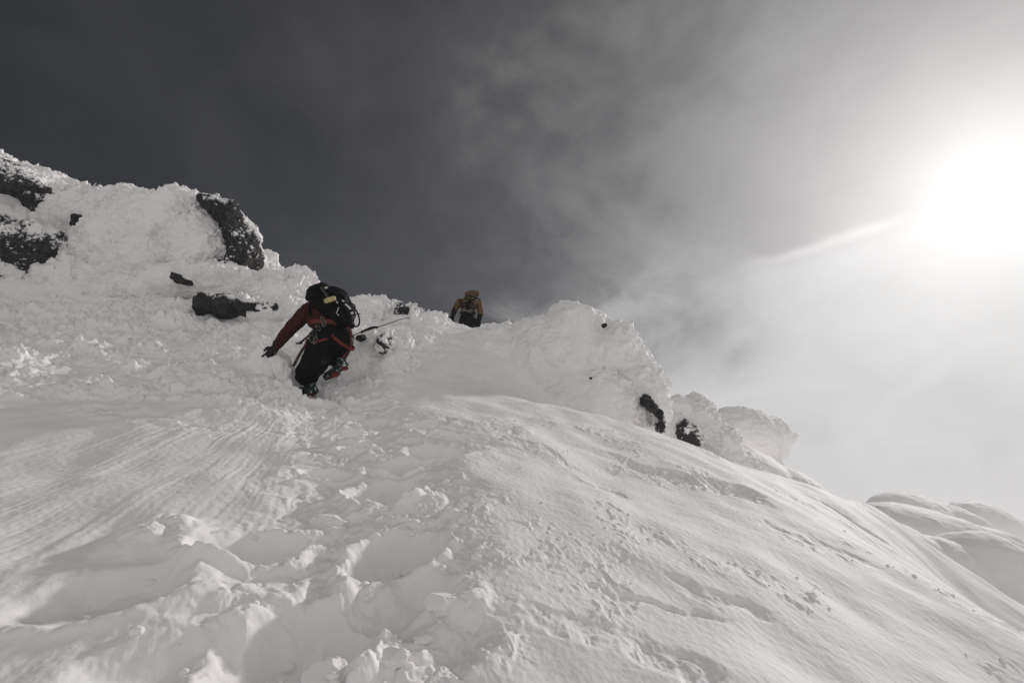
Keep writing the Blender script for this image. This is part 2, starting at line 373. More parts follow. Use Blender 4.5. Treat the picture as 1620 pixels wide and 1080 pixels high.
    up = sst(y, 7.0, 8.5); h += up * sst(fbm2(x * .6, s * .8, 2, 10), -.35, .4) * (0.20 * (bil2(wx * 1.5, ws * 1.7, 5, 8, .6) - .4) + 0.07 * (bil2(wx * 5.5, ws * 6, 4, 1, .7) - .45)) * (0.12 + 0.88 * sst(x, -0.9, -2.4))
    # fine grain everywhere
    h += 0.0018 * fbm2(x * 26, s * 26, 3, 2) * sst(r, 12, 7)
    return h

def build_slope():
    th = np.concatenate([np.linspace(-180, -66, 40, endpoint=False), np.linspace(-66, 58, 1180, endpoint=False), np.linspace(58, 180, 40, endpoint=False)])
    rr = np.concatenate([np.geomspace(0.15, 1.5, 14, endpoint=False), np.geomspace(1.5, 19, 960, endpoint=False), np.geomspace(19, 160, 46)])
    T, R = np.meshgrid(np.radians(th), rr); x = R * np.sin(T); y = R * np.cos(T)
    z = base(x, y); d = snow_detail(x, y, R) * sst(R, 60, 22)
    # push out along the slope's normal
    b0 = np.stack([x, y, z], -1); du = np.roll(b0, -1, 1) - np.roll(b0, 1, 1); dv = np.gradient(b0, axis=0)
    nn = np.cross(du, dv); nn /= np.maximum(np.linalg.norm(nn, axis=-1, keepdims=True), 1e-12); nn *= np.sign(nn[..., 2:3])
    v = b0 + nn * d[..., None]
    nr, nt = R.shape; i = np.arange(nr * nt).reshape(nr, nt)
    a, b = i[:-1], i[1:]; a2, b2 = np.roll(a, -1, 1), np.roll(b, -1, 1)
    q = np.stack([a, a2, b2, b], -1).reshape(-1, 4)[:, ::-1]
    v = np.concatenate([v.reshape(-1, 3), [[0, 0, float(base(np.array(0.), np.array(0.)))]]])
    c = len(v) - 1; tr = np.stack([np.full(nt, c), np.roll(i[0], -1), i[0]], 1)[:, ::-1]
    o = link('snow_slope', mesh_from('snow_slope', v, q, tr), SNOW)
    tag(o, 'steep snow slope with deep kicked steps and wind-packed crust', kind='structure')
    return o
slope = build_slope()

# ------------------------------------------------------------------ solid shapes grown from overlapping lumps
def add_ellipsoid(bm, c, ax, sub=3):            # ax: three axis vectors scaled to the radii
    M4 = Matrix(((ax[0][0], ax[1][0], ax[2][0], c[0]), (ax[0][1], ax[1][1], ax[2][1], c[1]), (ax[0][2], ax[1][2], ax[2][2], c[2]), (0, 0, 0, 1)))
    bmesh.ops.create_icosphere(bm, subdivisions=sub, radius=1.0, matrix=M4)
def add_capsule(bm, p0, r0, p1, r1, seg=16, flat=None):
    p0 = Vector(tuple(p0)); p1 = Vector(tuple(p1)); d = p1 - p0; l = d.length; z = d / l
    x = z.orthogonal().normalized()
    if flat is not None:
        f = Vector(tuple(flat[0])); x = (f - z * f.dot(z)).normalized()
    y = z.cross(x); fx = flat[1] if flat is not None else 1.0
    rings = []
    prof = [(-r0 * math.cos(a), r0 * math.sin(a)) for a in (0.3, 0.7, 1.1, 1.4)] + [(l * k / 4, r0 + (r1 - r0) * k / 4) for k in range(5)] + [(l + r1 * math.cos(a), r1 * math.sin(a)) for a in (1.4, 1.1, 0.7, 0.3)]
    for t, r in prof:
        rings.append([bm.verts.new(p0 + z * t + (x * math.cos(k * 2 * math.pi / seg) * fx + y * math.sin(k * 2 * math.pi / seg)) * r) for k in range(seg)])
    for A, B in zip(rings[:-1], rings[1:]):
        for k in range(seg): bm.faces.new((A[k], A[(k + 1) % seg], B[(k + 1) % seg], B[k]))
    bm.faces.new(rings[0][::-1]); bm.faces.new(rings[-1])
def fuse(bm, voxel, smooth=4):                   # one continuous skin round everything in bm
    bmesh.ops.recalc_face_normals(bm, faces=bm.faces)
    me = bpy.data.meshes.new('tmp'); bm.to_mesh(me); bm.free()
    o = bpy.data.objects.new('tmp', me); COL.objects.link(o)
    m = o.modifiers.new('r', 'REMESH'); m.mode = 'VOXEL'; m.voxel_size = voxel
    if smooth:
        k = o.modifiers.new('s', 'SMOOTH'); k.factor = 0.5; k.iterations = smooth
    dg = bpy.context.evaluated_depsgraph_get(); ev = o.evaluated_get(dg); e = ev.to_mesh()
    n = len(e.vertices); v = np.empty(n * 3, np.float32); e.vertices.foreach_get('co', v)
    tot = np.empty(len(e.polygons), np.int32); e.polygons.foreach_get('loop_total', tot)
    lv = np.empty(len(e.loops), np.int32); e.loops.foreach_get('vertex_index', lv)
    st = np.empty(len(e.polygons), np.int32); e.polygons.foreach_get('loop_start', st)
    q = lv[st[tot == 4][:, None] + np.arange(4)]; t = lv[st[tot == 3][:, None] + np.arange(3)] if (tot == 3).any() else None
    ev.to_mesh_clear(); bpy.data.objects.remove(o); bpy.data.meshes.remove(me)
    return v.reshape(-1, 3).astype(np.float64), q, t
def vnorm(v, q):
    f = np.cross(v[q[:, 2]] - v[q[:, 0]], v[q[:, 3]] - v[q[:, 1]]); n = np.zeros_like(v)
    for k in range(4): np.add.at(n, q[:, k], f)
    return n / np.maximum(np.linalg.norm(n, axis=1)[:, None], 1e-9)

def img_axes(t, rx, ry, rd, rot):               # radii: width and height in picture units at that distance, depth in metres
    c, s = math.cos(RAD(rot)), math.sin(RAD(rot)); k = t / FPX
    return ((RT * c + UP * s) * rx * k, (-RT * s + UP * c) * ry * k, FW * rd)
def lumps(bm, lst):
    for (px, py, t, rx, ry, rd, rot) in lst:
        add_ellipsoid(bm, P(px, py, t), img_axes(t, rx, ry, rd, rot))

WIND = np.array([0.85, -0.35, 0.4])
def rime_mass(name, lst, label, cat, voxel=0.03, big=0.16, mid=0.22, fine=0.095, seed=0, sm=6, freq=1.0, kind=None, mat=None):
    bm = bmesh.new(); lumps(bm, lst); v, q, t = fuse(bm, voxel, sm)
    n = vnorm(v, q)
    if (np.sum(n * (v - v.mean(0))) < 0): n = -n
    w = v + 0.15 * np.stack([fbm3(v * 1.6 + k * 9, 2, seed + k) for k in range(3)], 1)
    v = v + n * (big * (fbm3(w * .9 * freq, 3, seed) + .6 * (bil3(w * 1.5 * freq, 2, seed + 1) - .4)))[:, None]
    n2_ = vnorm(v, q); n = np.where((np.sum(n2_ * n, 1) < 0)[:, None], -n2_, n2_)
    side = 0.55 + 0.45 * (n @ WIND)
    # rime feathers: lumps drawn out into the wind
    w2 = w * np.array([2.0, 2.6, 2.9]) * freq; vary = np.clip(0.65 + 1.1 * fbm3(w * 1.1 * freq + 20, 2, seed + 5), 0.15, 1.5)
    v = v + (n * .8 + .25 * WIND) * (mid * vary * (0.6 * (bil3(w2, 4, seed + 2, .62) - .45) + 0.4 * fbm3(w2 * 1.3, 4, seed + 4, .6)) * (0.6 + 0.6 * side))[:, None]
    v = v + (n * 0.7 + 0.3 * WIND) * (fine * (0.25 + vary) * (bil3(w * 5.6 * freq, 4, seed + 3, .72) - .5) * (0.35 + 0.85 * side))[:, None]
    o = link(name, mesh_from(name, v, q, t), mat or RIME); tag(o, label, cat, kind=kind); return o
def rock(lst, label, voxel=0.018, frost=0.0, seed=0, facet=0.10, group=None, name='rock', cuts=16):
    bm = bmesh.new(); lumps(bm, lst); v, q, t = fuse(bm, voxel, 2)
    n = vnorm(v, q)
    c = v.mean(0)
    if (np.sum(n * (v - c)) < 0): n = -n
    # broken facets: steps of ridged noise
    w = v + 0.1 * np.stack([n3(v * 2 + k * 7, seed + k) for k in range(3)], 1)
    rs = np.random.RandomState(seed + 50); ext = v.std(0) * 1.75
    for k in range(cuts):                                   # split faces
        d = rs.normal(size=3); d /= np.linalg.norm(d); lim = rs.uniform(.62, .95)
        pr = ((v - c) / ext) @ d; v = v - np.maximum(0, pr - lim)[:, None] * (d * ext)
    e = fbm3(w * 2.6, 4, seed, .55); st = np.round(e * 4) / 4
    v = v + n * (facet * (.5 * e + .5 * st))[:, None] + n * (0.012 * (bil3(w * 16, 2, seed) - .3))[:, None]
    f = np.zeros(len(v))
    if frost:
        up = n @ np.array([0.45, 0.1, 0.88])
        k = 0.8 * bil3(v * np.array([7, 7, 10]), 4, seed + 4, .7) + 0.30 * up + 0.8 * fbm3(v * 1.7, 3, seed + 6)
        f = sst(k, 0.86 - frost, 0.98 - frost)
        v = v + (n * .8 + .2 * WIND) * (0.045 * f * (0.5 + bil3(v * 20, 2, seed + 5)))[:, None]
    me = mesh_from(name, v, q, t); fattr(me, 'rime', f)
    o = link(name, me, ROCK); tag(o, label, 'rock', group); return o

# --- the ridge of rimed rock on the left
rime_mass('rime_ridge', [(-60, 350, 16.25, 170, 120, 1.62, -14), (60, 352, 15.75, 130, 82, 1.62, -16), (150, 370, 15.25, 110, 72, 1.5, -12),
    (225, 372, 15.0, 110, 70, 1.5, -4), (40, 430, 14.0, 130, 60, 1.5, -15), (120, 450, 13.25, 120, 60, 1.38, -10), (-60, 460, 13.25, 130, 70, 1.5, 0)],
    'rime-plastered ridge rising to the upper left corner above the dark rocks', 'rime ridge', seed=1, voxel=0.036, big=.10)
rime_mass('rime_boulder', [(262, 378, 13.62, 118, 72, 1.25, -3), (300, 372, 13.62, 92, 66, 1.19, -18), (215, 400, 13.25, 90, 68, 1.12, 0), (310, 405, 13.25, 70, 55, 1.0, -10)],
    'big domed boulder coated in white rime with a dark bare right edge', 'boulder', seed=2, big=.07, mid=.32)
rime_mass('rime_shelf', [(330, 452, 12.38, 110, 32, 1.0, -4), (200, 470, 12.38, 110, 34, 1.0, 10), (400, 462, 12.38, 80, 28, 0.88, -4), (290, 500, 11.5, 130, 22, 0.88, 0), (440, 500, 11.5, 90, 24, 1.0, 0)],
    'lumpy rime shelf below the domed boulder, around the flat dark rock', 'rime shelf', seed=3, big=.07)
rime_mass('rime_crag', [(452, 462, 12.88, 56, 34, 0.88, -8), (474, 446, 12.88, 22, 20, 0.62, 0), (420, 470, 12.75, 60, 32, 0.88, 0)],
    'crusty rime crag on the skyline just left of the red-jacketed climber', 'rime crag', seed=4, big=.05, voxel=.026)
rime_mass('rime_bank', [(585, 502, 11.86, 46, 32, 0.91, -6), (640, 518, 12.08, 50, 32, 0.91, -10), (685, 522, 12.31, 48, 24, 0.8, -14), (560, 520, 11.74, 50, 30, 0.8, 0), (715, 530, 12.43, 40, 20, 0.68, -10)],
    'low rime bank on the skyline between the two climbers', 'rime bank', seed=5, big=.05, voxel=.026)
rime_mass('rime_hump', [(588, 562, 8.0, 34, 36, .5, 10), (560, 575, 7.9, 44, 34, .5, 0), (612, 580, 8.0, 36, 34, .5, -20)],
    'small rime hump right beside the climber in the red jacket', 'rime hump', seed=6, big=.05, voxel=.02)
# --- the buttress on the right and what stands beyond it
rime_mass('rime_buttress', [(902, 580, 11.0, 118, 78, 1.2, -12), (915, 528, 11.0, 56, 50, .9, -10), (955, 565, 10.8, 60, 58, .9, -25), (1000, 625, 10.4, 54, 56, .8, -10),
    (935, 640, 10.3, 110, 60, 1.0, -10), (800, 565, 11.6, 90, 52, 1.2, 4), (845, 545, 11.4, 70, 36, 1.0, 4), (1030, 645, 10.2, 26, 40, .5, -5), (770, 590, 11.3, 70, 56, 1.1, 0), (900, 500, 11.2, 30, 22, .6, 0), (985, 582, 10.6, 64, 42, .7, -52), (965, 545, 10.8, 40, 30, .7, -50)],
    'large rime-encrusted buttress with a rounded peak right of the upper climber', 'buttress', seed=7, voxel=.032, big=.09, mid=.12, fine=.07, sm=10)
rime_mass('rime_tower', [(1090, 672, 15.5, 42, 46, 1.0, -20), (1120, 705, 15.5, 50, 40, 1.0, -30), (1060, 700, 15.0, 36, 50, .8, 0), (1150, 738, 15.2, 66, 36, .9, -32), (1090, 760, 14.5, 70, 50, .9, 0), (1072, 650, 15.4, 20, 26, .7, 0), (1135, 700, 15.6, 30, 20, .8, -38)],
    'grey rime tower peeping out just right of the big buttress', 'rime tower', seed=8, voxel=.04, big=.10)
rime_mass('rime_mushroom', [(1176, 686, 55, 58, 42, 4.0, -12), (1212, 682, 55, 38, 26, 3, -22), (1150, 720, 55, 50, 60, 4.0, 0), (1240, 686, 55, 16, 12, 1.6, -28), (1190, 730, 55, 46, 40, 3, -30), (1224, 706, 55, 18, 20, 2, -10), (1232, 720, 55, 5, 9, .8, -10), (1216, 722, 55, 10, 16, 1.4, 0)],
    'overhanging rime mushroom with a hooked beak against the bright fog', 'rime mushroom', seed=9, voxel=.11, big=.22, mid=.22, fine=.10, freq=.36, sm=3)
for lst, lab, sd_ in [
    ([(1180, 746, 20, 96, 38, 1.6, -26), (1254, 774, 20, 66, 30, 1.4, -26), (1110, 745, 20, 90, 55, 1.6, -15)], 'smooth snow hump running down from the foot of the rime mushroom', 11),
    ([(1440, 818, 100, 66, 36, 7, -4), (1500, 833, 100, 60, 34, 7, -12), (1420, 853, 100, 120, 40, 7, 0)], 'hazy low snow dome beyond the lit crest on the right', 12),
    ([(1545, 845, 125, 66, 50, 9, -6), (1596, 868, 125, 46, 50, 9, -24), (1650, 905, 125, 70, 62, 9, -20), (1560, 900, 125, 130, 60, 9, 0)], 'farthest hazy snow dome at the right edge of the picture', 13),
    ([(1470, 846, 15, 120, 38, 1.4, -13), (1560, 880, 15, 90, 44, 1.4, -16), (1420, 850, 15, 120, 40, 1.4, -10)], 'smooth snow ridge with a thin lit edge behind the shadowed mound', 15),
    ([(1550, 926, 8.6, 92, 84, .9, -8), (1480, 915, 8.5, 80, 60, .8, -30), (1640, 965, 8.6, 90, 86, .9, -20), (1425, 865, 8.6, 60, 34, .7, -28), (1540, 1000, 8.2, 130, 70, .8, 0)], 'shadowed snow mound with a lit rim below the hazy domes', 14)]:
    far = sd_ in (12, 13); rime_mass('snow_mound', lst, lab, 'snow mound', seed=sd_, voxel={11: .05, 14: .035, 15: .05}.get(sd_, .28), big=.4 if far else .05, mid=.2 if far else .025, fine=.10 if far else .016, freq=.12 if far else .6, mat=SNOW)

# --- bare rock showing through
rock([(30, 290, 14.0, 62, 24, 0.5, -32), (72, 318, 13.81, 36, 18, 0.44, -30), (5, 268, 14.25, 34, 20, 0.5, -30)], 'frost-speckled dark rock band at the upper left picture edge', frost=.16, seed=1, cuts=5, voxel=.022)
rock([(34, 398, 12.19, 60, 54, 0.62, 8), (-10, 395, 12.25, 50, 55, 0.62, 0), (22, 430, 12.0, 26, 28, 0.5, 0)], 'rounded frost-streaked dark rock at the left edge below the band', frost=.14, seed=2, cuts=5, voxel=.022)
rock([(352, 332, 13.12, 34, 17, 0.62, -28), (382, 372, 13.12, 20, 34, 0.62, 22), (390, 405, 13.0, 18, 30, 0.62, 6), (370, 422, 12.94, 32, 13, 0.5, 8), (366, 345, 13.12, 24, 18, 0.62, -45), (388, 388, 13.06, 18, 24, 0.62, 15)], 'curved dark rock edge on the right side of the domed boulder', frost=.07, seed=3, cuts=0)
rock([(119, 352, 13.5, 5, 13, 0.25, 8), (123, 345, 13.5, 8, 4, 0.25, 30)], 'tiny dark rock slit left of the domed boulder', seed=4, voxel=.015, facet=.03)
rock([(284, 440, 11.3, 20, 5, 0.35, -30), (294, 446, 11.25, 9, 4, 0.3, -20)], 'thin dark rock sliver above the flat rock', seed=5, voxel=.015, facet=.03)
rock([(362, 486, 10.75, 52, 15, 0.5, -10), (336, 482, 10.75, 20, 20, 0.44, 20), (404, 491, 10.75, 34, 9, 0.38, -6), (428, 488, 10.75, 16, 4, 0.3, 0)], 'flat dark rock jutting from the rime shelf left of the climber', seed=6, frost=-.3, cuts=3)
rock([(640, 490, 11.4, 15, 9, 0.28, 20)], 'dark speckled stone on the rime bank near the skyline', seed=7, frost=.06, voxel=.014)
rock([(609, 541, 7.6, 9, 20, .2, 10), (603, 556, 7.6, 6, 12, .2, 5)], 'upright dark stone in the small rime hump', seed=8, frost=.06, voxel=.012, facet=.03)
rock([(572, 534, 7.55, 11, 5, .2, 12)], 'small dark stone at the rope beside the climber', seed=9, voxel=.012, facet=.03)
rock([(1041, 666, 9.52, 3.5, 18, .25, 8), (1036, 652, 9.52, 6, 3.5, .25, -30), (1023, 634, 9.52, 6, 4, .25, -40), (1029, 643, 9.52, 3, 6, .25, 40)], 'narrow dark rock streak on the right foot of the buttress', seed=10, frost=.08, voxel=.016, cuts=0)
rock([(1086, 686, 14.0, 16, 28, .5, 28), (1098, 700, 14.0, 14, 16, .4, 30)], 'dark rock wedge with frosted edge at the foot of the rime tower', seed=11, frost=.05, voxel=.022)
rock([(957, 514, 10.02, 3.5, 2, .3, 30), (955, 516, 10.02, 2, 3.5, .3, 20)], 'tiny dark stone high on the right flank of the buttress', seed=12, voxel=.014, facet=.02)
rock([(935, 598, 9.72, 4, 2.2, .3, -30), (932, 599, 9.72, 2.5, 3.5, .3, 0)], 'tiny dark stone in the middle of the buttress face', seed=13, voxel=.014, facet=.02)
rock([(472, 482, 11.25, 12, 5, 0.31, 10), (440, 486, 11.38, 14, 4, 0.31, 4)], 'dark stone strip behind the climber\'s left shoulder', seed=14, frost=.05, voxel=.015, facet=.03)

# ------------------------------------------------------------------ loose snow
def surface(x, y):
    z = base(x, y); d = snow_detail(x, y, np.hypot(x, y))
    nx = (base(x + .05, y) - base(x - .05, y)) / .1; ny = (base(x, y + .05) - base(x, y - .05)) / .1
    il = 1 / np.sqrt(nx * nx + ny * ny + 1)
    return np.stack([x - nx * il * d, y - ny * il * d, z + il * d], -1)
def ico(sub):
    bm = bmesh.new(); bmesh.ops.create_icosphere(bm, subdivisions=sub, radius=1.0)
    v = np.array([tuple(a.co) for a in bm.verts]); f = np.array([[a.index for a in p.verts] for p in bm.faces]); bm.free(); return v, f
def clods():
    rs = np.random.RandomState(3); n = 170
    tp = [H(*p)[:2] for p in TRAIL_PX]
    seg = rs.randint(0, len(tp) - 1, n); u = rs.rand(n, 1); c = np.array(tp)
    q = c[seg] * (1 - u) + c[seg + 1] * u; q = q + rs.normal(size=(n, 2)) * np.array([0.42, 0.30])
    m = 330; e = np.stack([rs.uniform(0.0, 3.2, m), rs.uniform(2.0, 5.8, m)], 1)
    k = fbm2(e[:, 0] * 1.1 + 3, e[:, 1] * 1.276, 3, 2) > 0.18; q = np.concatenate([q, e[k]])
    pos = surface(q[:, 0], q[:, 1]); size = np.where(np.arange(len(q)) < n, 0.008 + 0.026 * rs.rand(len(q))**3.2, 0.006 + 0.012 * rs.rand(len(q))**3)
    iv, jf = ico(2); V = []; F = []
    for i in range(len(q)):
        v = iv * (1 + 0.30 * n3(iv * 1.3 + i * 3.7, i) + 0.14 * n3(iv * 3.1 + i, i + 1))[:, None]
        v = v * size[i] * np.array([1.2, 1.0, 0.8]) * rs.uniform(.8, 1.3, 3)
        V.append(v + pos[i] + [0, 0, size[i] * 0.25]); F.append(jf + i * len(iv))
    o = link('snow_crumbs', mesh_from('snow_crumbs', np.concatenate(V), np.zeros((0, 4), int), np.concatenate(F)), SNOW)
    tag(o, 'loose crumbs of snow kicked out along the steps', 'snow', kind='stuff')
clods()
def chunk(px, py, r, label, seed):
    c = H(px, py); p = surface(np.array([c[0]]), np.array([c[1]]))[0]; v, f = ico(5)
    e = 1 + 0.28 * fbm3(v * 1.1 + seed, 3, seed) + 0.16 * (bil3(v * 2.6 + seed, 3, seed) - .3)
    v = v * e[:, None]
    rs = np.random.RandomState(seed)
    for k in range(5):
        d = rs.normal(size=3); d /= np.linalg.norm(d); v = v - np.maximum(0, v @ d - rs.uniform(.6, .9))[:, None] * d
    v = v * r * np.array([1.25, 1.0, 0.8]) + p + [0, 0, r * .3]
    o = link('snow_chunk', mesh_from('snow_chunk', v, np.zeros((0, 4), int), f), SNOW)
    tag(o, label, 'snow chunk', 'chunks of snow thrown out of the steps')
chunk(700, 948, .060, 'smooth rounded snow chunk on the right bank of the trench', 1)
chunk(515, 1050, .075, 'blocky snow chunk at the bottom edge below the large foothole', 2)
chunk(512, 1012, .030, 'small pointed snow chunk standing inside the large foothole', 3)
chunk(620, 1035, .045, 'snow chunk at the bottom edge, right of the blocky one', 4)
chunk(560, 690, .085, 'sunlit snow chunk heaped just below the climber\'s boots', 5)
chunk(520, 815, .085, 'angular snow chunk between the two middle footholes', 6)

# ------------------------------------------------------------------ people
def prim(bm, p):
    if p[0] == 'c': add_capsule(bm, *p[1:])
    else: add_ellipsoid(bm, p[1], p[2])
def skin(name, prims, mat, parent, voxel=.012, wr=0.0, wf=9.0, sm=4, seed=0, label=None, drop=None):
    bm = bmesh.new()
    for p in prims: prim(bm, p)
    v, q, t = fuse(bm, voxel, sm)
    if wr:
        n = vnorm(v, q)
        if (np.sum(n * (v - v.mean(0))) < 0): n = -n
        w = v * np.array([wf, wf, wf * 1.3]); w = w + .6 * np.stack([n3(w * .5 + k * 5, k) for k in range(3)], 1)
        v = v + n * (wr * ((1 - 2 * np.abs(n3(w, seed))) + .6 * n3(w * 2.1, seed + 1)))[:, None]
    o = link(name, mesh_from(name, v, q, t), mat)
    if isinstance(parent, bpy.types.Object):
        if parent.type == 'EMPTY': keep(o, parent)
        else: o.parent = parent
    if label: o['label'] = label
    return o
def tube(name, pts, r, mat, parent=None, seg=8, flat=1.0, closed=False, res=6):
    cu = bpy.data.curves.new(name, 'CURVE'); cu.dimensions = '3D'; sp = cu.splines.new('NURBS'); sp.points.add(len(pts) - 1)
    for a, p in zip(sp.points, pts): a.co = (*p, 1)
    sp.use_endpoint_u = True; sp.order_u = 3; sp.use_cyclic_u = closed; sp.resolution_u = res
    cu.bevel_depth = r; cu.bevel_resolution = 2; cu.use_fill_caps = True
    o = bpy.data.objects.new('tmp', cu); COL.objects.link(o)
    me = bpy.data.meshes.new_from_object(o.evaluated_get(bpy.context.evaluated_depsgraph_get())); bpy.data.objects.remove(o)
    me.materials.clear(); m = link(name, me, mat); me.polygons.foreach_set('use_smooth', np.ones(len(me.polygons), bool))
    if parent:
        if parent.type == 'EMPTY': keep(m, parent)
        else: m.parent = parent
    return m
def band(name, ring, up, hgt, thick, mat, parent):         # a strap: closed ring of points, given height and thickness
    ring = np.array(ring); up = np.array(up) / np.linalg.norm(up); c = ring.mean(0); n = len(ring); V = []
    for p in ring:
        d = p - c; d -= up * (d @ up); d /= np.linalg.norm(d)
        V += [p - up * hgt / 2, p + up * hgt / 2, p + up * hgt / 2 + d * thick, p - up * hgt / 2 + d * thick]
    F = []
    for i in range(n):
        a, b = i * 4, ((i + 1) % n) * 4
        for k in range(4): F.append((a + k, b + k, b + (k + 1) % 4, a + (k + 1) % 4))
    o = link(name, mesh_from(name, V, F), mat); o.data.polygons.foreach_set('use_smooth', np.zeros(len(F), bool))
    if parent.type == 'EMPTY': keep(o, parent)
    else: o.parent = parent
    return o
def box(name, c, ax, mat, parent, bev=.15):
    bm = bmesh.new(); bmesh.ops.create_cube(bm, size=2.0)
    bmesh.ops.bevel(bm, geom=bm.edges[:], offset=bev * 2, segments=2, affect='EDGES')
    for v in bm.verts: v.co = Vector(tuple(c + ax[0] * v.co.x + ax[1] * v.co.y + ax[2] * v.co.z))
    bmesh.ops.recalc_face_normals(bm, faces=bm.faces)
    me = bpy.data.meshes.new(name); bm.to_mesh(me); bm.free(); o = link(name, me, mat)
    if parent:
        if parent.type == 'EMPTY': keep(o, parent)
        else: o.parent = parent
    return o
def V3(*a): return np.array(a, float)
def unit(a): return a / np.linalg.norm(a)
def glove(wrist, hand, side, spread, mat, parent, k=1.0):   # palm, four curled fingers, thumb leaving the side of the palm
    d = unit(hand - wrist); s = unit(side - d * (side @ d)); nrm = np.cross(d, s); pr = []
    palm = wrist + d * .05 * k
    pr.append(('c', wrist - d * .06, .046 * k, wrist + d * .01, .040 * k))
    pr.append(('c', wrist + d * .01, .040 * k, palm + d * .05 * k, .045 * k, 14, (s, 1.15)))
    for j, (o, l) in enumerate([(-.034, .062), (-.011, .074), (.012, .070), (.034, .054)]):
        b = palm + d * .07 * k + s * o * k; m = b + (d * .6 * l + s * o * spread + nrm * .012) * k; e = m + (d * .35 * l + nrm * .030) * k
        pr += [('c', b, .0145 * k, m, .0135 * k, 10), ('c', m, .0135 * k, e, .012 * k, 10)]
    b = palm + s * -.035 * k; m = b + (s * -.035 + d * .025 + nrm * .01) * k; e = m + (d * .035 + nrm * .015) * k
    pr += [('c', b, .019 * k, m, .016 * k, 10), ('c', m, .016 * k, e, .0135 * k, 10)]
    return skin('glove', pr, mat, parent, voxel=.006 * k, sm=2)

RED = mat_cloth('red_jacket_cloth', (0.050, 0.015, 0.0135), var=.35)
BLK = mat_cloth('black_trouser_cloth', (0.005, 0.005, 0.006), var=.6)
PACKM = mat_cloth('black_pack_nylon', (0.0035, 0.0035, 0.0042), rough=.7, var=.5)
GLV = mat_cloth('dark_glove_leather', (0.020, 0.018, 0.018), dust=.10)
BOOTM = mat_cloth('green_grey_boot', (0.022, 0.040, 0.034), rough=.5, dust=.16)
ORG = mat_cloth('orange_plate', (0.17, 0.045, 0.028), rough=.5, dust=.04)
STEEL = mat_cloth('dull_steel', (0.16, 0.16, 0.16), rough=.4, metal=.8, var=.2)
DARK = mat_cloth('dark_metal', (0.02, 0.02, 0.02), rough=.5, var=.3)
BELT = mat_cloth('red_webbing', (0.135, 0.032, 0.028), var=.3)
SKINM = mat_cloth('skin', (0.42, 0.26, 0.19), var=.12, rough=.6)
YEL = mat_cloth('pale_yellow_plastic', (0.42, 0.38, 0.18), rough=.5, var=.2)
WOOD = mat_cloth('brown_shaft', (0.060, 0.028, 0.020), rough=.6)
TAN = mat_cloth('tan_jacket_cloth', (0.115, 0.072, 0.036), var=.3)
OLV = mat_cloth('olive_pack_cloth', (0.10, 0.072, 0.045), var=.3)
WHT = mat_cloth('white_plastic', (0.55, 0.55, 0.54), rough=.5, var=.1)

# --- lower climber, red jacket
T1 = 6.6; k1 = T1 / FPX
J = lambda px, py, dt=0.0: P(px, py, T1 + dt)
foot = J(486, 624, .1)
c1 = empty('person', foot)
tag(c1, 'lower climber in red jacket and black trousers, bent over, left arm on the snow', 'person')
hipL, kneeL, ankL = J(512, 536, .03), J(498, 573, -.03), J(487, 612, .07)
hipR, kneeR, ankR = J(538, 536, .05), J(530, 562, .40), J(537, 574, .16)
pel, chest, neck, head = J(525, 527, .05), J(513, 496, .16), J(504, 479, .28), J(502, 467, .36)
shL, elL, wrL, haL = J(489, 491, .14), J(457, 522, .06), J(437, 548, .08), J(428, 560, .10)
shR, elR, wrR, haR = J(534, 482, .32), J(540, 506, .46), J(545, 527, .72), J(547, 535, .82)
hd = unit(head - neck)
body = [('c', pel, .12, chest, .13), ('c', chest, .12, neck, .06), ('c', neck, .055, head, .06), ('e', head + hd * .02, (RT * .075, UP * .11, FW * .095)),
        ('e', head + FW * .1 - UP * .02, (RT * .014, UP * .02, FW * .02)), ('e', head + RT * .078, (RT * .012, UP * .028, FW * .018)), ('e', head - RT * .078, (RT * .012, UP * .028, FW * .018)),
        ('e', head + FW * .088 + RT * .03 + UP * .01, (RT * .014, UP * .009, FW * .01)), ('e', head + FW * .088 - RT * .03 + UP * .01, (RT * .014, UP * .009, FW * .01)), ('e', head + FW * .085 - UP * .055, (RT * .024, UP * .008, FW * .01)),
        ('c', chest, .09, shL, .06), ('c', shL, .055, elL, .042), ('c', elL, .042, wrL, .03), ('c', wrL, .03, haL, .028), ('c', chest, .09, shR, .06), ('c', shR, .055, elR, .042), ('c', elR, .042, wrR, .03), ('c', wrR, .03, haR, .028),
        ('c', pel, .10, hipL, .09), ('c', hipL, .09, kneeL, .06), ('c', kneeL, .058, ankL, .042), ('c', pel, .10, hipR, .09), ('c', hipR, .09, kneeR, .06), ('c', kneeR, .058, ankR, .042)]
skin('body', body, SKINM, c1, voxel=.014)
jk = skin('jacket', [('c', J(521, 517, .06), .165, chest, .175, 18, (RT, 1.15)), ('c', chest, .17, J(503, 483, .25), .12), ('c', chest + UP * .03, .14, shL, .105), ('c', shL, .105, elL, .078), ('c', elL, .080, J(439, 545, .08), .058),
    ('c', chest, .13, shR, .10), ('c', shR, .10, elR, .075), ('c', elR, .075, wrR, .055), ('c', J(503, 483, .25), .09, neck + hd * .05, .075), ('c', J(497, 508, .05), .09, J(510, 515, .03), .10)],
    RED, c1, voxel=.011, wr=.010, wf=8)
tr = skin('trousers', [('c', pel + UP * .04, .165, pel - UP * .04, .17, 18, (RT, 1.2)), ('c', hipL, .175, kneeL, .158), ('c', kneeL, .158, J(486, 591, .04), .138), ('c', hipR, .168, kneeR, .145), ('c', kneeR, .135, J(535, 572, .18), .085), ('c', J(486, 588, .04), .140, J(486, 593, .05), .136)],
    BLK, c1, voxel=.011, wr=.016, wf=7, seed=3)
glove(wrL, haL, unit(RT - UP * .6), .3, GLV, c1, 1.15)
glove(wrR, haR, RT, .3, GLV, c1, 1.05)
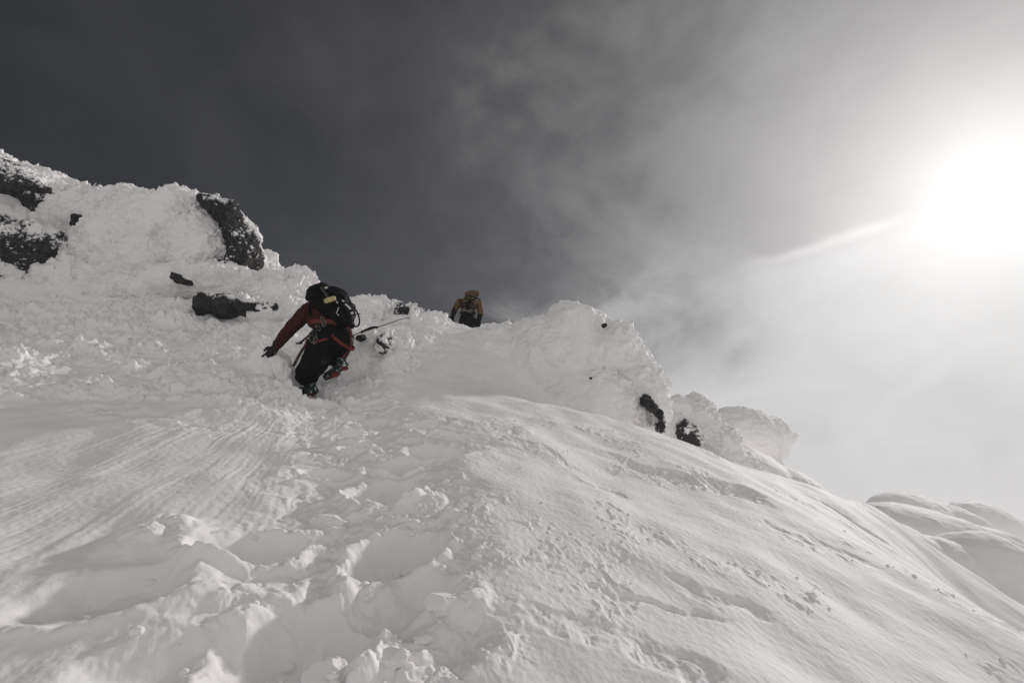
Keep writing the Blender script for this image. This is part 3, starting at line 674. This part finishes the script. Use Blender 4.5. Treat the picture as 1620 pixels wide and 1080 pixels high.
hel = skin('helmet', [('e', head + hd * .03 + FW * .01, (RT * .128, UP * .125, FW * .145)), ('e', head - UP * .02 + FW * .02, (RT * .132, UP * .05, FW * .15))], YEL, c1, voxel=.01)
band('helmet_rim', [head - UP * .05 + FW * .02 + RT * .13 * math.cos(a) + FW * .148 * math.sin(a) for a in np.linspace(0, 2 * np.pi, 32, endpoint=False)], UP, .02, .008, DARK, hel)
# boots with crampons
def spikes(pts, d, mat, parent, r=.007, l=.032):
    for p in pts:
        bm = bmesh.new(); z = Vector(tuple(d)); x = z.orthogonal().normalized(); y = z.cross(x); b0 = Vector(tuple(p))
        ring = [bm.verts.new(b0 + (x * math.cos(a) + y * math.sin(a)) * r) for a in (0, 1.57, 3.14, 4.71)]; tip = bm.verts.new(b0 + z * l)
        for i in range(4): bm.faces.new((ring[i], ring[(i + 1) % 4], tip))
        bm.faces.new(ring[::-1]); me = bpy.data.meshes.new('spike'); bm.to_mesh(me); bm.free()
        o = link('spike', me, mat); o.parent = parent
def boot(heel, toe, ankle, sole, side):
    ln = unit(toe - heel)
    b = skin('boot', [('c', heel + ln * .02, .050, heel + ln * .12, .048), ('c', heel + ln * .10, .048, toe, .042, 14, (side, 1.12)), ('c', heel + ln * .045 - sole * .02, .052, ankle, .062), ('c', heel - sole * -.02, .046, toe + sole * .02, .040, 14, (side, 1.15))], BOOTM, c1, voxel=.009, wr=.004, wf=16)
    for f in (.25, .45):                                     # straps
        p = heel + ln * .30 * f - sole * .01
        band('strap', [p + side * .062 * math.cos(a) - sole * .060 * math.sin(a) for a in np.linspace(0, 2 * np.pi, 20, endpoint=False)], ln, .016, .006, DARK, b)
    pl = heel + ln * .205 + sole * .068; pr = heel + ln * .035 + sole * .070
    plate = lambda nm, c, l, w: box(nm, c, (ln * l, side * w, sole * .010), ORG, b, .25)
    plate('crampon_plate', pl, .072, .050); plate('crampon_plate', pr, .040, .042)
    box('crampon_bar', (pl + pr) / 2, (ln * .05, side * .012, sole * .005), STEEL, b)
    pts = [pl + ln * a + side * w for a in (-.05, .02, .06) for w in (-.045, .045)] + [pr + ln * a + side * w for a in (-.02, .025) for w in (-.036, .036)]
    spikes(pts, sole, DARK, b); spikes([pl + ln * .07 + side * w for w in (-.022, .022)], unit(ln + sole * .2), DARK, b, .008, .045)
    return b
sideR = unit(np.cross(unit(RT * .62 - UP * .55 - FW * .55), unit(J(515, 596, .12) - J(544, 576, .06))))
boot(J(545, 575, .05), J(516, 595, .14), J(536, 571, .16), unit(RT * .60 - UP * .60 - FW * .50), sideR)
soleL = unit(-UP * .9 - FW * .35 - RT * .1); heelL, toeL = J(499, 616, .0), J(471, 618, .10)
soleL = unit(soleL - unit(toeL - heelL) * (soleL @ unit(toeL - heelL)))
boot(heelL, toeL, J(489, 602, .06), soleL, unit(np.cross(soleL, unit(toeL - heelL))))
# harness with gear
wc = J(522, 513, .06); ra = RT * .238 - UP * .01; rb = FW * .185 - UP * .03
har = band('harness', [wc + ra * math.cos(a) + rb * math.sin(a) for a in np.linspace(0, 2 * np.pi, 40, endpoint=False)], np.cross(ra, rb), .055, .016, BELT, c1)
def leg_loop(c, ax, ay, h=.045): return band('leg_loop', [c + ax * math.cos(a) + ay * math.sin(a) for a in np.linspace(0, 2 * np.pi, 32, endpoint=False)], np.cross(ax, ay), h, .012, BELT, har)
leg_loop(J(540, 537, .05), RT * .150 - UP * .13, FW * .175, .035); leg_loop(J(511, 540, .03), RT * .165 + UP * .05, FW * .18, .030)['label'] = 'left leg loop of red webbing'
tube('strap', [J(548, 512, -.08), J(554, 521, -.08), J(556, 531, -.02)], .016, BELT, har)
def carabiner(px, py, dt, w, h, rot, mat=STEEL):
    a = RT * math.cos(RAD(rot)) + UP * math.sin(RAD(rot)); b = -RT * math.sin(RAD(rot)) + UP * math.cos(RAD(rot)); c = J(px, py, dt)
    tube('carabiner', [c + a * w * math.cos(t) + b * h * math.sin(t) + FW * .01 * math.cos(2 * t) for t in np.linspace(0, 2 * np.pi, 10, endpoint=False)], .0065, mat, har, closed=True)
for q_ in [(510, 506, -.16, .020, .045, 15), (513, 512, -.17, .018, .04, -25), (497, 527, -.14, .024, .045, 30), (493, 536, -.15, .026, .05, 10), (499, 538, -.16, .022, .048, -20), (503, 519, -.15, .02, .04, 40), (556, 538, -.02, .016, .04, 10)]:
    carabiner(*q_)
tube('gear_sling', [J(506, 512, -.15), J(499, 523, -.15), J(494, 532, -.15), J(496, 542, -.15)], .010, DARK, har)
tube('leash', [J(556, 533, -.03), J(557, 545, .0), J(552, 556, .03), J(545, 562, .06), J(541, 566, .05)], .010, BELT, har)
# ice axe hanging at the hip
axe = empty('ice_axe', J(465, 577, -.08))
tag(axe, 'ice axe with brown shaft hanging at the lower climber\'s left hip', 'ice axe')
tube('shaft', [J(487, 536, -.13), J(484, 546, -.13), J(476, 556, -.12), J(466, 576, -.10)], .018, WOOD, axe)
tube('spike', [J(467, 574, -.10), J(464, 579, -.10)], .016, DARK, axe)
ah = tube('head', [J(494, 526, -.13), J(487, 532, -.14), J(481, 537, -.14), J(474, 543, -.13)], .013, DARK, axe)
box('adze', J(473, 543, -.13), (RT * .035, UP * .012, FW * .02), DARK, ah)
# backpack with shovel
pk = empty('backpack', J(556, 515, -.05))
tag(pk, 'bulging black backpack on the climber in the red jacket', 'backpack')
skin('bag', [('c', J(523, 473, -.02), .165, J(544, 500, -.06), .135, 18), ('c', J(531, 471, -.02), .145, J(550, 497, -.03), .10), ('c', J(512, 476, .02), .14, J(540, 504, .0), .115), ('c', J(545, 500, -.05), .11, J(554, 514, -.04), .055), ('c', J(540, 470, -.0), .09, J(556, 492, -.0), .05)], PACKM, pk, voxel=.011, wr=.008, wf=9)
lid = skin('lid', [('e', J(502, 466, -.03), (RT * .135, UP * .125, FW * .15)), ('e', J(508, 457, -.02), (RT * .10, UP * .075, FW * .12)), ('e', J(497, 472, .0), (RT * .10, UP * .06, FW * .13))], PACKM, pk, voxel=.010, wr=.009, wf=11, seed=4)
for a, b, c in [((509, 450), (518, 470), (534, 500)), ((520, 455), (538, 470), (552, 495)), ((492, 474), (502, 482), (512, 490))]:
    tube('strap', [J(*a, -.16), J(*b, -.22), J(*c, -.20)], .009, PACKM, pk)
tube('strap_loop', [J(558, 484, -.06), J(563, 490, -.06), J(568, 500, -.06), J(569, 512, -.06), J(565, 517, -.06), J(558, 516, -.06)], .011, PACKM, pk)
tube('strap_loop', [J(552, 478, -.08), J(558, 480, -.08), J(563, 485, -.08), J(561, 490, -.08)], .008, PACKM, pk)
tube('hip_strap', [J(559, 497, -.08), J(565, 498, -.08), J(570, 496, -.08)], .006, PACKM, pk)
tube('shoulder_strap', [J(493, 476, -.05), J(489, 487, -.02), J(490, 499, -.02), J(500, 505, -.02)], .017, PACKM, pk)
for (x_, y_, w_, h_, r_) in [(549, 483, 4, 1.6, -40), (553, 487, 3.4, 1.8, -45), (543, 476, 2.6, 1.4, -30), (533, 478, 2, 1.3, -40), (557, 495, 2.4, 2.2, 30), (544, 482, 1.4, 1.4, 0), (535, 498, 1.5, 1.2, 0), (516, 455, 3, 1.6, 10)]:
    ax = img_axes(T1, w_ * .8, h_ * .8, .006, r_); box('buckle', J(x_, y_, -.20), ax, WHT, pk)
tube('zip_pull', [J(536, 486, -.22), J(534, 491, -.22), J(532, 496, -.22)], .005, WHT, pk)
sh = empty('shovel', J(509, 456, -.2))
tag(sh, 'avalanche shovel with pale yellow T-grip strapped to the black backpack', 'shovel')
tube('shaft', [J(508, 455, -.17), J(514, 463, -.20), J(520, 471, -.235)], .016, mat_cloth('grey_shaft', (.06, .062, .058), rough=.5), sh)
gx = img_axes(T1, 8.6, 3.6, .024, 17); box('grip', J(522, 474, -.26), gx, YEL, sh, .12)
# rope
rp = [J(552, 533, .1), J(562, 529, .7), J(575, 524, .95), J(590, 520, 1.05), J(600, 516.5, 1.5), J(615, 512, 2.4), J(628, 507, 3.0), J(640, 503, 4.0), J(648, 502, 4.8)]
tag(tube('rope', rp, .009, DARK), 'dark climbing rope running up the snow from the lower climber', 'rope')
tag(tube('sling', [J(571, 526, .88), J(582, 520, .95), J(592, 517, 1.0), J(598, 518, 1.02)], .018, DARK), 'thick black sling lying along the rope over the small rime hump', 'sling')

# --- upper climber, tan jacket
T2 = 13.0
J = lambda px, py, dt=0.0: P(px, py, T2 + dt)
c2 = empty('person', J(741, 552, .2))
tag(c2, 'upper climber in tan jacket and black trousers on the skyline', 'person')
pel, chest, neck, head = J(740, 506, .05), J(741, 484, .10), J(744, 476, .2), J(746, 469, .28)
shL, elL, wrL, haL = J(727, 478, .05), J(720, 489, .0), J(716, 499, .02), J(715, 504, .05)
shR, elR, wrR, haR = J(756, 477, .06), J(759, 492, .0), J(758, 505, .05), J(757, 511, .08)
body = [('c', pel, .12, chest, .13), ('c', chest, .12, neck, .06), ('c', neck, .055, head, .06), ('e', head, (RT * .075, UP * .11, FW * .095)), ('e', head + FW * .1 - UP * .02, (RT * .014, UP * .02, FW * .02)),
        ('e', head + RT * .078, (RT * .012, UP * .028, FW * .018)), ('e', head - RT * .078, (RT * .012, UP * .028, FW * .018)), ('e', head + FW * .085 - UP * .055, (RT * .024, UP * .008, FW * .01)),
        ('c', chest, .09, shL, .06), ('c', shL, .05, elL, .04), ('c', elL, .04, wrL, .03), ('c', wrL, .03, haL, .028), ('c', chest, .09, shR, .06), ('c', shR, .05, elR, .04), ('c', elR, .04, wrR, .03), ('c', wrR, .03, haR, .028),
        ('c', pel, .10, J(735, 525, .0), .08), ('c', J(735, 525, .0), .08, J(735, 548, .15), .05), ('c', pel, .10, J(746, 522, .2), .08), ('c', J(746, 522, .2), .08, J(746, 546, .4), .05)]
skin('body', body, SKINM, c2, voxel=.018)
skin('jacket', [('c', J(740, 496, .05), .15, chest, .17, 16, (RT, 1.15)), ('c', chest, .17, J(743, 475, .15), .13), ('c', chest + UP * .06, .13, shL, .095), ('c', shL, .09, elL, .07), ('c', chest + UP * .06, .13, shR, .095), ('c', shR, .09, J(760, 494, 0), .075), ('e', head, (RT * .11, UP * .12, FW * .12))],
     TAN, c2, voxel=.014, wr=.011, wf=8)
for nm, a, b in (('cuff', elL, wrL), ('cuff', J(760, 495, 0), wrR)):
    skin(nm, [('c', a, .072, b, .058)], BLK, c2, voxel=.014, wr=.006)
skin('trousers', [('c', J(740, 498, .05), .165, J(740, 508, .03), .185, 16, (RT, 1.12)), ('c', J(735, 508, .03), .14, J(735, 525, 0), .12), ('c', J(735, 525, 0), .12, J(735, 545, .14), .09), ('c', J(746, 508, .05), .14, J(746, 522, .2), .12), ('c', J(746, 522, .2), .12, J(746, 543, .38), .09)],
     BLK, c2, voxel=.014, wr=.012, wf=7)
for f_, x_ in ((.14, 735), (.38, 746)):
    skin('boot', [('c', J(x_, 546, f_), .07, J(x_, 549, f_), .06), ('c', J(x_, 550, f_ - .05), .055, J(x_, 551, f_ + .2), .045)], BOOTM, c2, voxel=.014)
glove(wrL, haL, RT, .25, PACKM, c2, 1.2); glove(wrR, haR, RT, .25, PACKM, c2, 1.2)
h2 = band('harness', [J(740, 495, .05) + RT * .205 * math.cos(a) + FW * .185 * math.sin(a) for a in np.linspace(0, 2 * np.pi, 32, endpoint=False)], UP, .05, .012, PACKM, c2)
for (x_, y_, r_) in [(734, 490, 10), (738, 489, -20), (741, 491, 20), (745, 492, 0), (727, 498, 10), (752, 500, 10)]:
    c_ = J(x_, y_, -.20 if 730 < x_ < 750 else -.1); a_ = RT * math.cos(RAD(r_)) + UP * math.sin(RAD(r_)); b_ = UP
    tube('carabiner', [c_ + a_ * .028 * math.cos(t) + b_ * .04 * math.sin(t) for t in np.linspace(0, 2 * np.pi, 8, endpoint=False)], .011, STEEL, h2, closed=True)
pk2 = empty('backpack', J(741, 490, -.2))
tag(pk2, 'slim tan backpack with crossed black straps on the upper climber', 'backpack')
bag = skin('bag', [('c', J(745, 474, -.10), .15, J(741, 486, -.12), .12, 16, (RT, 1.2))], OLV, pk2, voxel=.013, wr=.008)
skin('lid', [('c', J(739, 465, -.05), .062, J(755, 464.5, -.05), .070), ('c', J(744, 464, -.05), .075, J(751, 464, -.05), .072)], OLV, pk2, voxel=.013, wr=.010, wf=12)
for pts in [((735, 470, -.25), (744, 475, -.30), (752, 486, -.24)), ((755, 471, -.25), (745, 477, -.30), (733, 480, -.25)), ((745, 467, -.2), (744, 477, -.3), (741, 490, -.28)), ((737, 468, -.2), (746, 468, -.25), (757, 472, -.2)), ((727, 474, -.06), (729, 480, -.10), (734, 488, -.2)), ((733, 484, -.26), (742, 482, -.29), (751, 490, -.24))]:
    tube('strap', [J(*p) for p in pts], .018, PACKM, pk2)
skin('pocket', [('e', J(740, 484, -.23), (RT * .07, UP * .10, FW * .06))], PACKM, pk2, voxel=.012)

# ------------------------------------------------------------------ the air: thin drifting cloud
def build_haze():
    m = bpy.data.materials.new('haze'); m.use_nodes = True; nt = m.node_tree; nt.nodes.clear()
    v = nt.nodes.new('ShaderNodeVolumePrincipled'); o = nt.nodes.new('ShaderNodeOutputMaterial'); nt.links.new(v.outputs[0], o.inputs['Volume'])
    v.inputs['Color'].default_value = (0.97, 0.97, 0.97, 1); v.inputs['Density'].default_value = 0.0012; v.inputs['Anisotropy'].default_value = 0.3
    bm = bmesh.new(); bmesh.ops.create_cube(bm, size=1.0)
    zmin = min(min(v_.co.z for v_ in slope.data.vertices), -60) - 1.0
    for p in bm.verts:
        p.co.x *= 360; p.co.y *= 360; p.co.z = 22.0 if p.co.z > 0 else zmin
    me = bpy.data.meshes.new('haze'); bm.to_mesh(me); bm.free(); tag(link('haze', me, m), 'thin drifting cloud filling the air', 'haze', kind='stuff')
build_haze()
